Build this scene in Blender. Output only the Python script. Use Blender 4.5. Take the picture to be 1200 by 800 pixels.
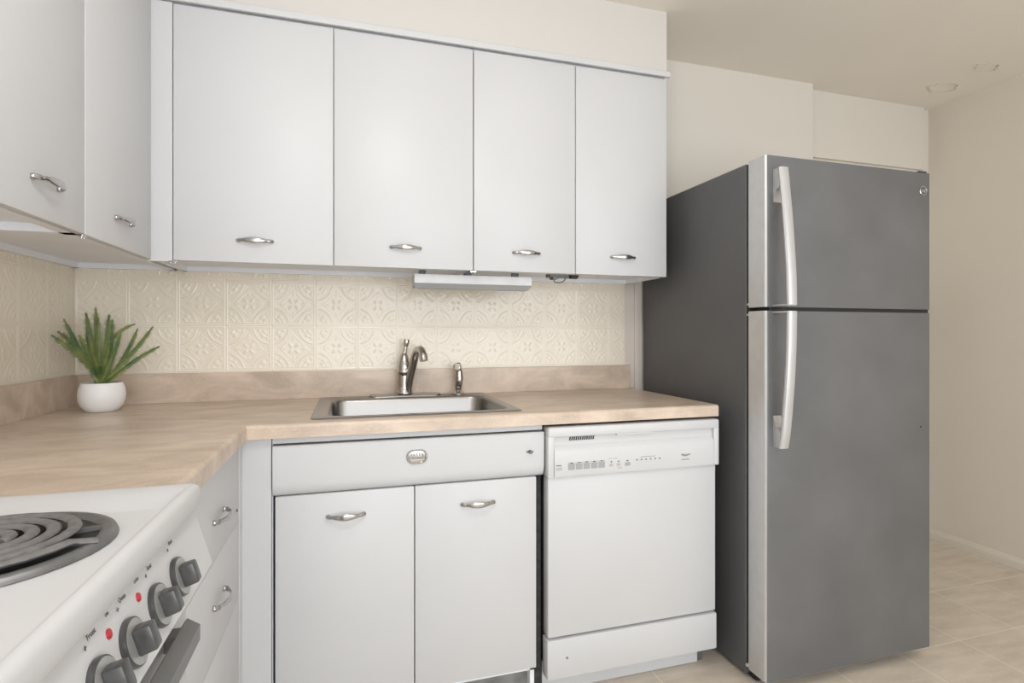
import bpy, bmesh, math, random
import numpy as np
from mathutils import Vector, Matrix
random.seed(7)
S = bpy.context.scene
for o in list(bpy.data.objects): bpy.data.objects.remove(o)
PI = math.pi
# ------------------------------------------------------------ camera, light, exposure
cam = bpy.data.cameras.new('camera'); co = bpy.data.objects.new('camera', cam); S.collection.objects.link(co)
co.location = (0.923, -2.2447, 1.1629); co.rotation_euler = (PI/2, 0, -0.2915)
cam.sensor_width = 36; cam.lens = 633.55/1200*36; cam.shift_y = -0.00744; cam.clip_start = 0.02
S.camera = co
S.view_settings.view_transform = 'Standard'; S.view_settings.look = 'None'
S.view_settings.gamma = 1; S.view_settings.exposure = 0.03
try: S.view_settings.use_curve_mapping = False
except Exception: pass
w = bpy.data.worlds.new('world'); S.world = w; w.use_nodes = True
bg = w.node_tree.nodes['Background']; bg.inputs[0].default_value = (0.925, 0.96, 1.0, 1); bg.inputs[1].default_value = 2.2
def area(name, loc, rot, sx, sy, power, col=(1, 1, 1), shape='RECTANGLE'):
    l = bpy.data.lights.new(name, 'AREA'); l.shape = shape; l.size = sx; l.size_y = sy; l.energy = power; l.color = col
    o = bpy.data.objects.new(name, l); o.location = loc; o.rotation_euler = rot; S.collection.objects.link(o); return o
area('window_fill', (1.7, -4.05, 1.15), (PI/2, 0, 0), 3.2, 2.0, 42, (0.925, 0.96, 1.0))  # added area light, soft fill from the unseen front side
pl = bpy.data.lights.new('ceiling_lamp_light', 'POINT'); pl.energy = 19; pl.color = (0.97, 0.97, 1.0); pl.shadow_soft_size = 0.11
po = bpy.data.objects.new('ceiling_lamp_light', pl); po.location = (0.98, -1.80, 2.22); S.collection.objects.link(po)

# ------------------------------------------------------------ fitted dimensions
FZ = -0.0216; ZC = 2.4635; XR = 4.152; YF = -4.0
ZU = 1.392; ZT = 2.1915; YU = 0.330; XU = 0.337
CT = 0.914; CB = 0.8727; YC = 0.6357; XD = 2.1628; XC = 0.656

# ------------------------------------------------------------ materials
def mat(name, col, rough=0.5, metal=0.0, coat=0.0, bump=0, bscale=40, vary=0, vscale=6, col2=None, aniso=None, emit=None, spec=0.5):
    m = bpy.data.materials.new(name); m.use_nodes = True; N = m.node_tree.nodes; L = m.node_tree.links
    b = N['Principled BSDF']; b.inputs['Base Color'].default_value = (*col, 1)
    b.inputs['Roughness'].default_value = rough; b.inputs['Metallic'].default_value = metal
    b.inputs['Coat Weight'].default_value = coat; b.inputs['Coat Roughness'].default_value = 0.08
    b.inputs['Specular IOR Level'].default_value = spec
    tc = N.new('ShaderNodeTexCoord'); mp = N.new('ShaderNodeMapping'); L.new(tc.outputs['Object'], mp.inputs[0])
    if aniso: mp.inputs['Scale'].default_value = aniso
    if vary or col2:
        n = N.new('ShaderNodeTexNoise'); n.inputs['Scale'].default_value = vscale; n.inputs['Detail'].default_value = 5
        L.new(mp.outputs[0], n.inputs[0])
        r = N.new('ShaderNodeValToRGB'); L.new(n.outputs[0], r.inputs[0])
        c2 = col2 or tuple(c*(1-vary) for c in col)
        r.color_ramp.elements[0].position = 0.3; r.color_ramp.elements[1].position = 0.7
        r.color_ramp.elements[0].color = (*c2, 1); r.color_ramp.elements[1].color = (*col, 1)
        L.new(r.outputs[0], b.inputs['Base Color'])
    if bump:
        n = N.new('ShaderNodeTexNoise'); n.inputs['Scale'].default_value = bscale; n.inputs['Detail'].default_value = 3
        L.new(mp.outputs[0], n.inputs[0])
        bp = N.new('ShaderNodeBump'); bp.inputs['Strength'].default_value = bump; bp.inputs['Distance'].default_value = 0.002
        L.new(n.outputs[0], bp.inputs['Height']); L.new(bp.outputs[0], b.inputs['Normal'])
    if emit:
        b.inputs['Emission Color'].default_value = (*emit[0], 1); b.inputs['Emission Strength'].default_value = emit[1]
    return m
WHITE = mat('white_enamel', (0.60, 0.605, 0.615), 0.42, vary=0.03, vscale=3, bump=0.04, bscale=8)
WHITE_IN = mat('white_enamel_lifted', (0.86, 0.88, 0.92), 0.5, vary=0.06, vscale=4)  # same enamel, colour lifted to make up for missing light underneath
PLASTIC = mat('white_plastic', (0.61, 0.615, 0.625), 0.35)
CREAM_WALL = mat('beige_wall_paint', (0.72, 0.655, 0.57), 0.75, bump=0.08, bscale=60, vary=0.03, vscale=2)
BACK_WALL = mat('pale_beige_wall_paint', (0.695, 0.66, 0.595), 0.75, bump=0.06, bscale=60, vary=0.02, vscale=2)
SOFFIT = mat('soffit_paint', (0.60, 0.58, 0.55), 0.7, bump=0.05, bscale=60)
CEIL = mat('ceiling_paint', (0.84, 0.79, 0.71), 0.85, bump=0.08, bscale=50, vary=0.03, vscale=2)
BASEB = mat('baseboard_paint', (0.72, 0.66, 0.57), 0.5)
BLACK = mat('black_rubber', (0.012, 0.012, 0.012), 0.6)
DARKGAP = mat('dark_cavity', (0.05, 0.05, 0.05), 0.8, vary=0.6, vscale=60)  # near-black base colour carries the shade inside gaps
CHROME = mat('chrome', (0.50, 0.50, 0.50), 0.14, 1.0)
NICKEL = mat('polished_nickel', (0.52, 0.49, 0.46), 0.16, 1.0)
STEEL = mat('brushed_sink_steel', (0.37, 0.36, 0.35), 0.30, 1.0, bump=0.12, bscale=30, aniso=(1, 14, 14))
FSIDE = mat('dark_grey_textured_steel', (0.105, 0.105, 0.107), 0.48, bump=0.5, bscale=350, vary=0.08, vscale=5)
FDOOR = mat('stainless_door', (0.185, 0.188, 0.195), 0.42, 0.35, bump=0.05, bscale=20, vary=0.22, vscale=3.5, aniso=(1, 1, 1))
FEDGE = mat('satin_aluminium_edge', (0.58, 0.58, 0.58), 0.4, 0.55, vary=0.06, vscale=30)
FHAND = mat('satin_silver_handle', (0.56, 0.56, 0.565), 0.38, 0.5)
POT = mat('white_ceramic', (0.86, 0.86, 0.86), 0.4)
SOIL = mat('dark_soil', (0.07, 0.045, 0.035), 0.95, bump=1, bscale=200, vary=0.5, vscale=150)
GREY = mat('dark_grey_metal', (0.16, 0.16, 0.16), 0.45, 0.4)
KNOB = mat('charcoal_knob', (0.10, 0.10, 0.10), 0.3, 0.3, vary=0.3, vscale=60)
DIAL = mat('grey_dial', (0.42, 0.42, 0.41), 0.35, 0.5)
BOWL = mat('dark_drip_bowl', (0.05, 0.05, 0.05), 0.35, 0.6, vary=0.7, vscale=30)
RIM = mat('drip_bowl_rim', (0.22, 0.22, 0.22), 0.45, 0.6, vary=0.3, vscale=40)
COIL = mat('burner_coil', (0.20, 0.195, 0.19), 0.6, 0.2, vary=0.35, vscale=80)
RED = mat('red_indicator', (0.45, 0.02, 0.03), 0.3)
INK = mat('black_print', (0.05, 0.05, 0.05), 0.6)
INKG = mat('grey_print', (0.22, 0.22, 0.23), 0.6)
LAMPH = mat('grey_lamp_housing', (0.62, 0.63, 0.64), 0.4, vary=0.12, vscale=20)
LAMPD = mat('grey_lamp_diffuser', (0.40, 0.41, 0.42), 0.35)
TRIMW = mat('pinkish_trim_paint', (0.66, 0.60, 0.55), 0.6)
CRACK = mat('peeling_plaster', (0.60, 0.54, 0.46), 0.9, bump=0.8, bscale=90, vary=0.1, vscale=60)
OVENH = mat('grey_oven_handle', (0.20, 0.20, 0.20), 0.38, 0.5)
TILE = mat('cream_embossed_tile', (0.84, 0.77, 0.65), 0.13, vary=0.04, vscale=2.5, spec=0.5)

def laminate():
    m = mat('beige_stone_laminate', (0.6, 0.5, 0.4), 0.33); N = m.node_tree.nodes; L = m.node_tree.links; b = N['Principled BSDF']
    tc = N['Texture Coordinate']
    n1 = N.new('ShaderNodeTexNoise'); n1.inputs['Scale'].default_value = 7; n1.inputs['Detail'].default_value = 9; n1.inputs['Roughness'].default_value = 0.62; n1.inputs['Distortion'].default_value = 0.6
    n2 = N.new('ShaderNodeTexNoise'); n2.inputs['Scale'].default_value = 150; n2.inputs['Detail'].default_value = 4
    mp = N.new('ShaderNodeMapping'); mp.inputs['Scale'].default_value = (0.8, 1.7, 1.7); L.new(tc.outputs['Object'], mp.inputs[0])
    L.new(mp.outputs[0], n1.inputs[0]); L.new(tc.outputs['Object'], n2.inputs[0])
    r1 = N.new('ShaderNodeValToRGB'); L.new(n1.outputs[0], r1.inputs[0])
    e = r1.color_ramp.elements; e[0].position = 0.32; e[0].color = (0.46, 0.365, 0.285, 1); e[1].position = 0.68; e[1].color = (0.70, 0.575, 0.465, 1)
    r2 = N.new('ShaderNodeValToRGB'); L.new(n2.outputs[0], r2.inputs[0])
    e = r2.color_ramp.elements; e[0].position = 0.56; e[0].color = (0, 0, 0, 1); e[1].position = 0.74; e[1].color = (0.38, 0.38, 0.38, 1)
    mx = N.new('ShaderNodeMixRGB'); L.new(r2.outputs[0], mx.inputs[0]); L.new(r1.outputs[0], mx.inputs[1]); mx.inputs[2].default_value = (0.78, 0.68, 0.58, 1)
    L.new(mx.outputs[0], b.inputs['Base Color']); return m
LAM = laminate()

def floor_mat():
    m = mat('beige_stone_floor_tile', (0.5, 0.42, 0.33), 0.45); N = m.node_tree.nodes; L = m.node_tree.links; b = N['Principled BSDF']
    g = N.new('ShaderNodeNewGeometry'); sp = N.new('ShaderNodeSeparateXYZ'); L.new(g.outputs['Position'], sp.inputs[0])
    def M(op, a, c):
        n = N.new('ShaderNodeMath'); n.operation = op
        for i, v in enumerate((a, c)):
            if v is None: continue
            if isinstance(v, (int, float)): n.inputs[i].default_value = v
            else: L.new(v, n.inputs[i])
        return n.outputs[0]
    def line(s, off, pitch):
        f = M('FRACT', M('DIVIDE', M('SUBTRACT', s, off), pitch), None)
        a = M('ABSOLUTE', M('SUBTRACT', f, 0.5), None)
        return M('GREATER_THAN', a, 0.5-0.004/pitch*0.5)
    gx = line(sp.outputs[0], -6.12+0.0, 0.31); gy = line(sp.outputs[1], -6.50, 0.32)
    gr = M('MAXIMUM', gx, gy)
    n1 = N.new('ShaderNodeTexNoise'); n1.inputs['Scale'].default_value = 5; n1.inputs['Detail'].default_value = 10; n1.inputs['Roughness'].default_value = 0.7
    mp = N.new('ShaderNodeMapping'); mp.inputs['Scale'].default_value = (1, 4, 1); mp.inputs['Rotation'].default_value = (0, 0, 0.5)
    L.new(g.outputs['Position'], mp.inputs[0]); L.new(mp.outputs[0], n1.inputs[0])
    r = N.new('ShaderNodeValToRGB'); L.new(n1.outputs[0], r.inputs[0])
    e = r.color_ramp.elements; e[0].position = 0.3; e[0].color = (0.58, 0.50, 0.405, 1); e[1].position = 0.7; e[1].color = (0.76, 0.68, 0.575, 1)
    mx = N.new('ShaderNodeMixRGB'); L.new(gr, mx.inputs[0]); L.new(r.outputs[0], mx.inputs[1]); mx.inputs[2].default_value = (0.82, 0.76, 0.67, 1)
    L.new(mx.outputs[0], b.inputs['Base Color']); return m
FLOOR = floor_mat()
def leaf_mat():
    m = mat('fern_green', (0.10, 0.19, 0.06), 0.5); N = m.node_tree.nodes; L = m.node_tree.links; b = N['Principled BSDF']
    n = N.new('ShaderNodeTexNoise'); n.inputs['Scale'].default_value = 22; n.inputs['Detail'].default_value = 3
    L.new(N['Texture Coordinate'].outputs['Object'], n.inputs[0])
    r = N.new('ShaderNodeValToRGB'); L.new(n.outputs[0], r.inputs[0]); e = r.color_ramp.elements
    e[0].position = 0.35; e[0].color = (0.055, 0.12, 0.045, 1); e[1].position = 0.72; e[1].color = (0.25, 0.27, 0.075, 1)
    L.new(r.outputs[0], b.inputs['Base Color']); return m
LEAF = leaf_mat()

# ------------------------------------------------------------ mesh helpers
def obj(name, bm, m, parent=None, smooth=False, sharp=None):
    me = bpy.data.meshes.new(name); bm.normal_update(); bm.to_mesh(me); bm.free()
    me.materials.append(m)
    if smooth:
        me.polygons.foreach_set('use_smooth', [True]*len(me.polygons))
        if sharp: me.set_sharp_from_angle(angle=math.radians(sharp))
    o = bpy.data.objects.new(name, me); S.collection.objects.link(o)
    if parent: o.parent = parent
    return o
def B(): return bmesh.new()
def box(bm, x0, x1, y0, y1, z0, z1, bev=0, seg=2):
    r = bmesh.ops.create_cube(bm, size=1)
    for v in r['verts']:
        v.co = Vector(((x0+x1)/2+v.co.x*(x1-x0), (y0+y1)/2+v.co.y*(y1-y0), (z0+z1)/2+v.co.z*(z1-z0)))
    if bev:
        es = {e for v in r['verts'] for e in v.link_edges}
        bmesh.ops.bevel(bm, geom=list(es), offset=bev, segments=seg, affect='EDGES', profile=0.5)
    return bm
def bx(*a, **k): return box(B(), *a, **k)
def lathe(bm, prof, c=(0, 0, 0), n=32, axis='z', rot=None):
    rings = []
    for r, h in prof:
        ring = []
        for i in range(n):
            a = 2*PI*i/n
            p = Vector((r*math.cos(a), r*math.sin(a), h))
            if rot: p = rot @ p
            ring.append(bm.verts.new(p+Vector(c)))
        rings.append(ring)
    for a, b in zip(rings, rings[1:]):
        for i in range(n): bm.faces.new((a[i], a[(i+1) % n], b[(i+1) % n], b[i]))
    if prof[0][0] > 1e-5: bm.faces.new(rings[0][::-1])
    if prof[-1][0] > 1e-5: bm.faces.new(rings[-1])
    bmesh.ops.remove_doubles(bm, verts=bm.verts, dist=1e-6)
    bmesh.ops.recalc_face_normals(bm, faces=bm.faces)
    return bm
def catmull(pts, k=6):
    P = [Vector(p) for p in pts]; out = []
    for i in range(len(P)-1):
        p0 = P[max(i-1, 0)]; p1 = P[i]; p2 = P[i+1]; p3 = P[min(i+2, len(P)-1)]
        for j in range(k):
            t = j/k
            out.append(0.5*((2*p1)+(-p0+p2)*t+(2*p0-5*p1+4*p2-p3)*t*t+(-p0+3*p1-3*p2+p3)*t**3))
    out.append(P[-1]); return out
def tube(bm, pts, rad, n=12, flat=None, up=Vector((0, 0, 1)), k=6, smooth_path=True):
    """sweep an ellipse (rad, or (ra, rb) per control point) along pts"""
    Q = catmull(pts, k) if smooth_path else [Vector(p) for p in pts]
    R = []
    m = len(Q)
    for i in range(m):
        t = i/(m-1)
        if callable(rad): R.append(rad(t))
        else: R.append((rad, rad))
    rings = []; prev = None
    for i, q in enumerate(Q):
        d = (Q[min(i+1, m-1)]-Q[max(i-1, 0)]).normalized()
        s = d.cross(up)
        if s.length < 1e-3: s = prev or d.cross(Vector((1, 0, 0)))
        s.normalize(); prev = s; u = s.cross(d)
        ra, rb = R[i]
        rings.append([bm.verts.new(q+s*math.cos(2*PI*j/n)*ra+u*math.sin(2*PI*j/n)*rb) for j in range(n)])
    for a, b in zip(rings, rings[1:]):
        for j in range(n): bm.faces.new((a[j], a[(j+1) % n], b[(j+1) % n], b[j]))
    bm.faces.new(rings[0][::-1]); bm.faces.new(rings[-1])
    bmesh.ops.recalc_face_normals(bm, faces=bm.faces)
    return bm
def prism(bm, poly, a0, a1, axis):
    """poly of 2-D points extruded along axis: 'y' -> (x,z), 'x' -> (y,z), 'z' -> (x,y)"""
    def P(p, a):
        return Vector((p[0], a, p[1])) if axis == 'y' else (Vector((a, p[0], p[1])) if axis == 'x' else Vector((p[0], p[1], a)))
    A = [bm.verts.new(P(p, a0)) for p in poly]; Bv = [bm.verts.new(P(p, a1)) for p in poly]; n = len(poly)
    bm.faces.new(A); bm.faces.new(Bv[::-1])
    for i in range(n): bm.faces.new((A[i], Bv[i], Bv[(i+1) % n], A[(i+1) % n]))
    bmesh.ops.recalc_face_normals(bm, faces=bm.faces)
    return bm
def thing(name, loc, label, cat, group=None):
    o = bpy.data.objects.new(name, None); S.collection.objects.link(o); o.location = loc; o.empty_display_size = 0.05
    o['label'] = label; o['category'] = cat
    if group: o['group'] = group
    bpy.context.view_layer.update()
    return o
def part(name, bm, m, parent, smooth=False, sharp=None, label=None):
    """bm is written in world coordinates; shift it into its parent's frame"""
    p = parent; off = Vector((0, 0, 0))
    while p: off += p.location; p = p.parent
    bmesh.ops.translate(bm, verts=bm.verts, vec=-off)
    o = obj(name, bm, m, parent, smooth, sharp)
    if label: o['label'] = label
    return o
def struct(name, bm, m):
    o = obj(name, bm, m); o['kind'] = 'structure'; return o
def text(name, s, size, m, parent, M, extrude=0.0002, align='LEFT'):
    c = bpy.data.curves.new(name, 'FONT'); c.body = s; c.size = size; c.extrude = extrude; c.align_x = align; c.resolution_u = 2
    t = bpy.data.objects.new(name, c); S.collection.objects.link(t)
    dg = bpy.context.evaluated_depsgraph_get(); me = bpy.data.meshes.new_from_object(t.evaluated_get(dg)); bpy.data.objects.remove(t)
    me.materials.clear(); me.materials.append(m)
    p = parent; off = Vector((0, 0, 0))
    while p: off += p.location; p = p.parent
    me.transform(Matrix.Translation(-off) @ M)
    o = bpy.data.objects.new(name, me); S.collection.objects.link(o); o.parent = parent; return o
FRONT = Matrix(((1, 0, 0, 0), (0, 0, -1, 0), (0, 1, 0, 0), (0, 0, 0, 1)))   # text upright, facing -Y
def at(x, y, z, R=FRONT): return Matrix.Translation((x, y, z)) @ R

# ------------------------------------------------------------ the room
struct('floor', bx(-0.1, XR+0.1, YF-0.1, 0.2, FZ-0.05, FZ), FLOOR)
struct('ceiling', bx(-0.1, XR+0.1, YF-0.1, 0.2, ZC, ZC+0.05), CEIL)
struct('wall_left', bx(-0.1, 0, YF, 0.1, FZ, ZC), BACK_WALL)
b = B(); box(b, 0, 3.2324, 0, 0.2, FZ, ZC); box(b, 3.2324, XR, 0.075, 0.2, FZ, ZC); struct('wall_back', b, BACK_WALL)
struct('wall_right', bx(XR, XR+0.1, YF, 0.2, FZ, ZC), CREAM_WALL)
b = B(); box(b, -0.1, 0.1, YF-0.1, YF, FZ, ZC); box(b, 3.95, XR+0.1, YF-0.1, YF, FZ, ZC); box(b, 0.1, 3.95, YF-0.1, YF, FZ, 0.2); box(b, 0.1, 3.95, YF-0.1, YF, 2.3, ZC)
struct('wall_front', b, CREAM_WALL)
b = B()
for (x0, x1, z0, z1) in ((0.1, 3.95, 0.2, 0.25), (0.1, 3.95, 2.25, 2.3), (0.1, 0.15, 0.25, 2.25), (3.9, 3.95, 0.25, 2.25), (2.0, 2.06, 0.25, 2.25)): box(b, x0, x1, YF-0.07, YF+0.01, z0, z1)
struct('window_1', b, PLASTIC)  # unseen window, its opening widened to let in more soft light
# soffit over the wall cabinets
b = B(); box(b, 0, 2.152, -YU+0.002, -0.0005, ZT+0.03, ZC); box(b, 0, XU, -1.6, -YU+0.002, ZT+0.03, ZC); struct('trim_1', b, SOFFIT)
struct('trim_2', bx(3.234, 4.085, 0.050, 0.0752, 2.105, ZC-0.001), BACK_WALL)
prof = [(XR, FZ), (XR-0.014, FZ), (XR-0.014, FZ+0.035), (XR-0.009, FZ+0.047), (XR-0.006, FZ+0.055), (XR, FZ+0.057)]
b = prism(B(), prof, YF+0.01, 0.074, 'y'); struct('baseboard_right', b, BASEB)
# narrow painted board where the tiles stop beside the refrigerator
b = B(); box(b, 2.1385, 2.185, -0.004, 0, CT+0.001, ZU); box(b, 2.185, 2.206, -0.016, 0, FZ, ZU, 0.003); struct('trim_3', b, TRIMW)

# ------------------------------------------------------------ embossed tile sheets (real relief)
def relief(p, q):
    """height in mm of one pressed tile, p and q in 0..1"""
    a = np.abs(p-0.5); c = np.abs(q-0.5)
    g = lambda d, wd: np.exp(-(d/wd)**2)
    m = np.maximum(a, c)
    h = 1.5*g(m-0.475, 0.012)+0.9*g(m-0.432, 0.008)
    inside = 1/(1+np.exp((m-0.42)/0.006))
    dc = np.hypot(0.5-a, 0.5-c); th = np.arctan2(0.5-c, 0.5-a)
    hh = 1.5*g(dc-0.40, 0.014)+0.8*g(dc-0.352, 0.008)
    fan = np.clip((0.33-dc)/0.02, 0, 1)*np.clip((dc-0.12)/0.02, 0, 1)
    hh += fan*0.9*np.abs(np.sin(th*6))*np.clip(dc/0.33, 0, 1)+1.0*g(dc-0.20, 0.012)
    d0 = np.hypot(a, c); dg = np.abs(a-c)*0.7071
    hh += 1.4*g(dg, 0.022)*g(d0-0.10, 0.045)
    hh += 0.7*g(dc-0.455, 0.007)+0.6*g(dc-0.28, 0.007)
    hh += 0.9*g(a, 0.018)*g(c-0.22, 0.03)+0.9*g(c, 0.018)*g(a-0.22, 0.03)
    hh += 1.0*g(np.abs(a+c)-0.30, 0.010)*(d0 < 0.33)
    return (h+hh*inside)*0.0017
PX, PZ = 0.158, 0.170
def tile_sheet(name, L, z0, z1, off, left, label):
    st = PX/56
    U = np.linspace(0, L, int(L/st)+1); V = np.linspace(z0, z1, int((z1-z0)/st)+1)
    UU, VV = np.meshgrid(U, V)
    wob = 0.0006*np.sin(UU*9.1+1.0)*np.sin(VV*13.0)+0.0005*np.sin(UU*23+2)       # thin plastic sheets never lie dead flat
    k = np.floor((UU-off)/PX); kz = np.floor((VV-1.022)/PZ)
    til = (np.sin(k*12.9898+kz*4.1)*43758.5453) % 1.0
    til2 = (np.sin(k*7.233+kz*9.7)*1378.1) % 1.0
    fu = ((UU-off)/PX) % 1.0; fv = ((VV-1.022)/PZ) % 1.0
    H = 0.0035+relief(fu, fv)+wob
    if left: co_ = np.stack([H, -UU, VV], -1)
    else: co_ = np.stack([UU, -H, VV], -1)
    ny, nx = UU.shape
    idx = np.arange(nx*ny).reshape(ny, nx)
    f = np.stack([idx[:-1, :-1], idx[:-1, 1:], idx[1:, 1:], idx[1:, :-1]], -1).reshape(-1, 4)
    me = bpy.data.meshes.new(name); me.vertices.add(nx*ny); me.vertices.foreach_set('co', co_.reshape(-1))
    me.loops.add(f.size); me.loops.foreach_set('vertex_index', f.reshape(-1).astype(np.int32))
    me.polygons.add(len(f)); me.polygons.foreach_set('loop_start', np.arange(0, f.size, 4, dtype=np.int32)); me.polygons.foreach_set('loop_total', np.full(len(f), 4, dtype=np.int32))
    me.polygons.foreach_set('use_smooth', np.ones(len(f), dtype=bool)); me.update(calc_edges=True); me.validate()
    me.materials.append(TILE)
    o = bpy.data.objects.new(name, me); S.collection.objects.link(o)
    o['label'] = label; o['category'] = 'tile backsplash'
    return o
tile_sheet('tile_backsplash', 2.138, 1.0197, ZU+0.004, 0.005, False, 'cream embossed tile sheet on the long wall behind sink and faucet')
tile_sheet('tile_backsplash', 1.25, 1.0197, ZU+0.004, 0.019, True, 'cream embossed tile sheet on the short left wall above the corner counter')

# ------------------------------------------------------------ chrome pulls
def pull_bm(c, d, out, up, L=0.105, wide=0.0075):
    """arched bow pull: d along, out away from door, up across"""
    b = B(); c = Vector(c); d = Vector(d); out = Vector(out); up = Vector(up)
    pts = []
    for i in range(25):
        t = i/24; s = (t-0.5)*L
        h = 0.004+0.022*math.sin(PI*t)**0.75
        pts.append(c+d*s+out*h)
    prev = []
    n = 10
    for i, q in enumerate(pts):
        t = i/24
        wd = 0.0038+0.0052*math.sin(PI*t)**2-0.0018*math.exp(-((t-0.5)/0.09)**2)*0+0
        if t < 0.12 or t > 0.88: wd = 0.0058
        th = 0.0021 if 0.12 < t < 0.88 else 0.0045
        dd = (pts[min(i+1, 24)]-pts[max(i-1, 0)]).normalized(); nn = up.cross(dd).normalized()
        prev.append([b.verts.new(q+up*math.cos(2*PI*j/n)*wd+nn*math.sin(2*PI*j/n)*th) for j in range(n)])
    for a, e in zip(prev, prev[1:]):
        for j in range(n): b.faces.new((a[j], a[(j+1) % n], e[(j+1) % n], e[j]))
    b.faces.new(prev[0][::-1]); b.faces.new(prev[-1])
    for s in (-1, 1):                                     # rounded feet against the door
        rot = Vector((0, 0, 1)).rotation_difference(out).to_matrix()
        lathe(b, [(0.0, 0), (0.0062, 0), (0.0066, 0.003), (0.0055, 0.007), (0.003, 0.0085), (0, 0.009)], c+d*s*(L/2-0.003), 12, rot=rot)
    bmesh.ops.recalc_face_normals(b, faces=b.faces)
    return b
def pull(parent, c, d, out, up, **k): return part('handle', pull_bm(c, d, out, up, **k), CHROME, parent, True, 50, 'chrome bow handle')
X_, Y_, Z_ = Vector((1, 0, 0)), Vector((0, 1, 0)), Vector((0, 0, 1))

# ------------------------------------------------------------ wall cabinets
def wall_cab_back(x0, x1, seams, label, fill=None):
    t = thing('wall_cabinet', (x0, 0, ZU), label, 'kitchen cabinet', 'white steel cabinets over the sink counter')
    t.location = ((x0+x1)/2, 0, ZU)
    bx0 = fill if fill else x0+0.0015
    b = B()
    box(b, bx0, x1-0.0015, -YU+0.020, -0.004, ZU+0.018, ZT+0.025)
    for (a0, a1, c0, c1) in ((bx0, bx0+0.016, -YU+0.020, -0.004), (x1-0.0175, x1-0.0015, -YU+0.020, -0.004), (bx0, x1-0.0015, -YU+0.020, -YU+0.038), (bx0, x1-0.0015, -0.022, -0.004)):
        box(b, a0, a1, c0, c1, ZU, ZU+0.0185)
    part('body', b, WHITE_IN, t)
    b = B(); box(b, x1-0.0035, x1-0.0005, -YU+0.018, -0.003, ZU+0.0005, ZT+0.025); part('side_panel', b, WHITE, t)
    ed = [x0]+list(seams)+[x1]
    if fill:
        part('filler_panel', bx(fill-0.015, x0-0.001, -YU+0.001, -YU+0.019, ZU-0.004, ZT+0.004, bev=0.001), WHITE, t)
    for a, c in zip(ed, ed[1:]):
        d = part('door', bx(a+0.0014, c-0.0014, -YU, -YU+0.0185, ZU, ZT, bev=0.003), WHITE, t, True, 40)
        hc = {0.3946: 0.630, 0.871: 1.110, 1.352: 1.553, 1.752: 1.953}[a]
        pull(d, (hc, -YU, ZU+0.071), X_, -Y_, Z_)
    for xx in (x0, x1) if False else ((x0,) if fill else (x0,)):
        b = B(); box(b, xx-0.012, xx+0.012, -YU+0.001, -YU+0.012, ZU-0.006, ZU-0.0005, 0.001); lathe(b, [(0.003, 0), (0.003, 0.004)], (xx-0.006, -YU+0.005, ZU-0.009)); lathe(b, [(0.003, 0), (0.003, 0.004)], (xx+0.006, -YU+0.005, ZU-0.009))
        part('hinge', b, CHROME, t, label='small chrome pivot hinge')
    return t
wall_cab_back(0.3946, 1.352, [0.871], 'white double-door wall cabinet next to the corner, wider of the two over the counter', fill=0.3375)
wall_cab_back(1.352, 2.152, [1.752], 'white double-door wall cabinet beside the refrigerator, narrower of the two over the counter')
def wall_cab_left(y0, y1, label, hy, yb):
    t = thing('wall_cabinet', (0, (y0+y1)/2, ZU), label, 'kitchen cabinet')
    b = B(); box(b, 0.004, XU-0.020, y1+0.0015, yb, ZU+0.018, ZT+0.025)
    for (a0, a1, c0, c1) in ((0.004, 0.022, y1+0.0015, yb), (XU-0.045, XU-0.020, y1+0.0015, yb), (0.004, XU-0.02, y1+0.0015, y1+0.012), (0.004, XU-0.02, yb-0.018, yb)):
        box(b, a0, a1, c0, c1, ZU, ZU+0.0185)
    part('body', b, WHITE_IN, t)
    d = part('door', bx(XU-0.0185, XU, y1+0.0025, y0-(0.0025 if y1 < -1 else -0.0005), ZU, ZT, bev=0.003), WHITE, t, True, 40)
    pull(d, (XU, hy, ZU+0.074), Y_, X_, Z_)
    if y1 > -1: part('seam_edge_strip', bx(XU-0.019, XU-0.002, y1-0.0022, y1+0.0022, ZU+0.001, ZT), WHITE, t)  # added white strip imitating a door edge that catches light
    b = B(); box(b, XU-0.012, XU-0.001, y1-0.012, y1+0.012, ZU-0.006, ZU-0.0005, 0.001); lathe(b, [(0.003, 0), (0.003, 0.004)], (XU-0.005, y1-0.006, ZU-0.009)); lathe(b, [(0.003, 0), (0.003, 0.004)], (XU-0.005, y1+0.006, ZU-0.009))
    part('hinge', b, CHROME, t, label='small chrome pivot hinge')
wall_cab_left(-0.331, -0.763, 'white single-door wall cabinet on the left wall filling the corner above the potted plant', -0.548, -0.004)
wall_cab_left(-0.763, -1.27, 'white single-door wall cabinet on the left wall at the picture edge, farther from the corner', -0.935, -0.764)
# thin painted rail running along the top of the doors
b = B(); box(b, 0.3375, 2.162, -YU-0.012, -YU+0.0015, ZT+0.0055, ZT+0.0285, 0.003)
r = obj('cabinet_rail', b, WHITE); r['label'] = 'thin white rail running along the tops of the cabinet doors under the soffit'; r['category'] = 'cabinet rail'

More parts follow.
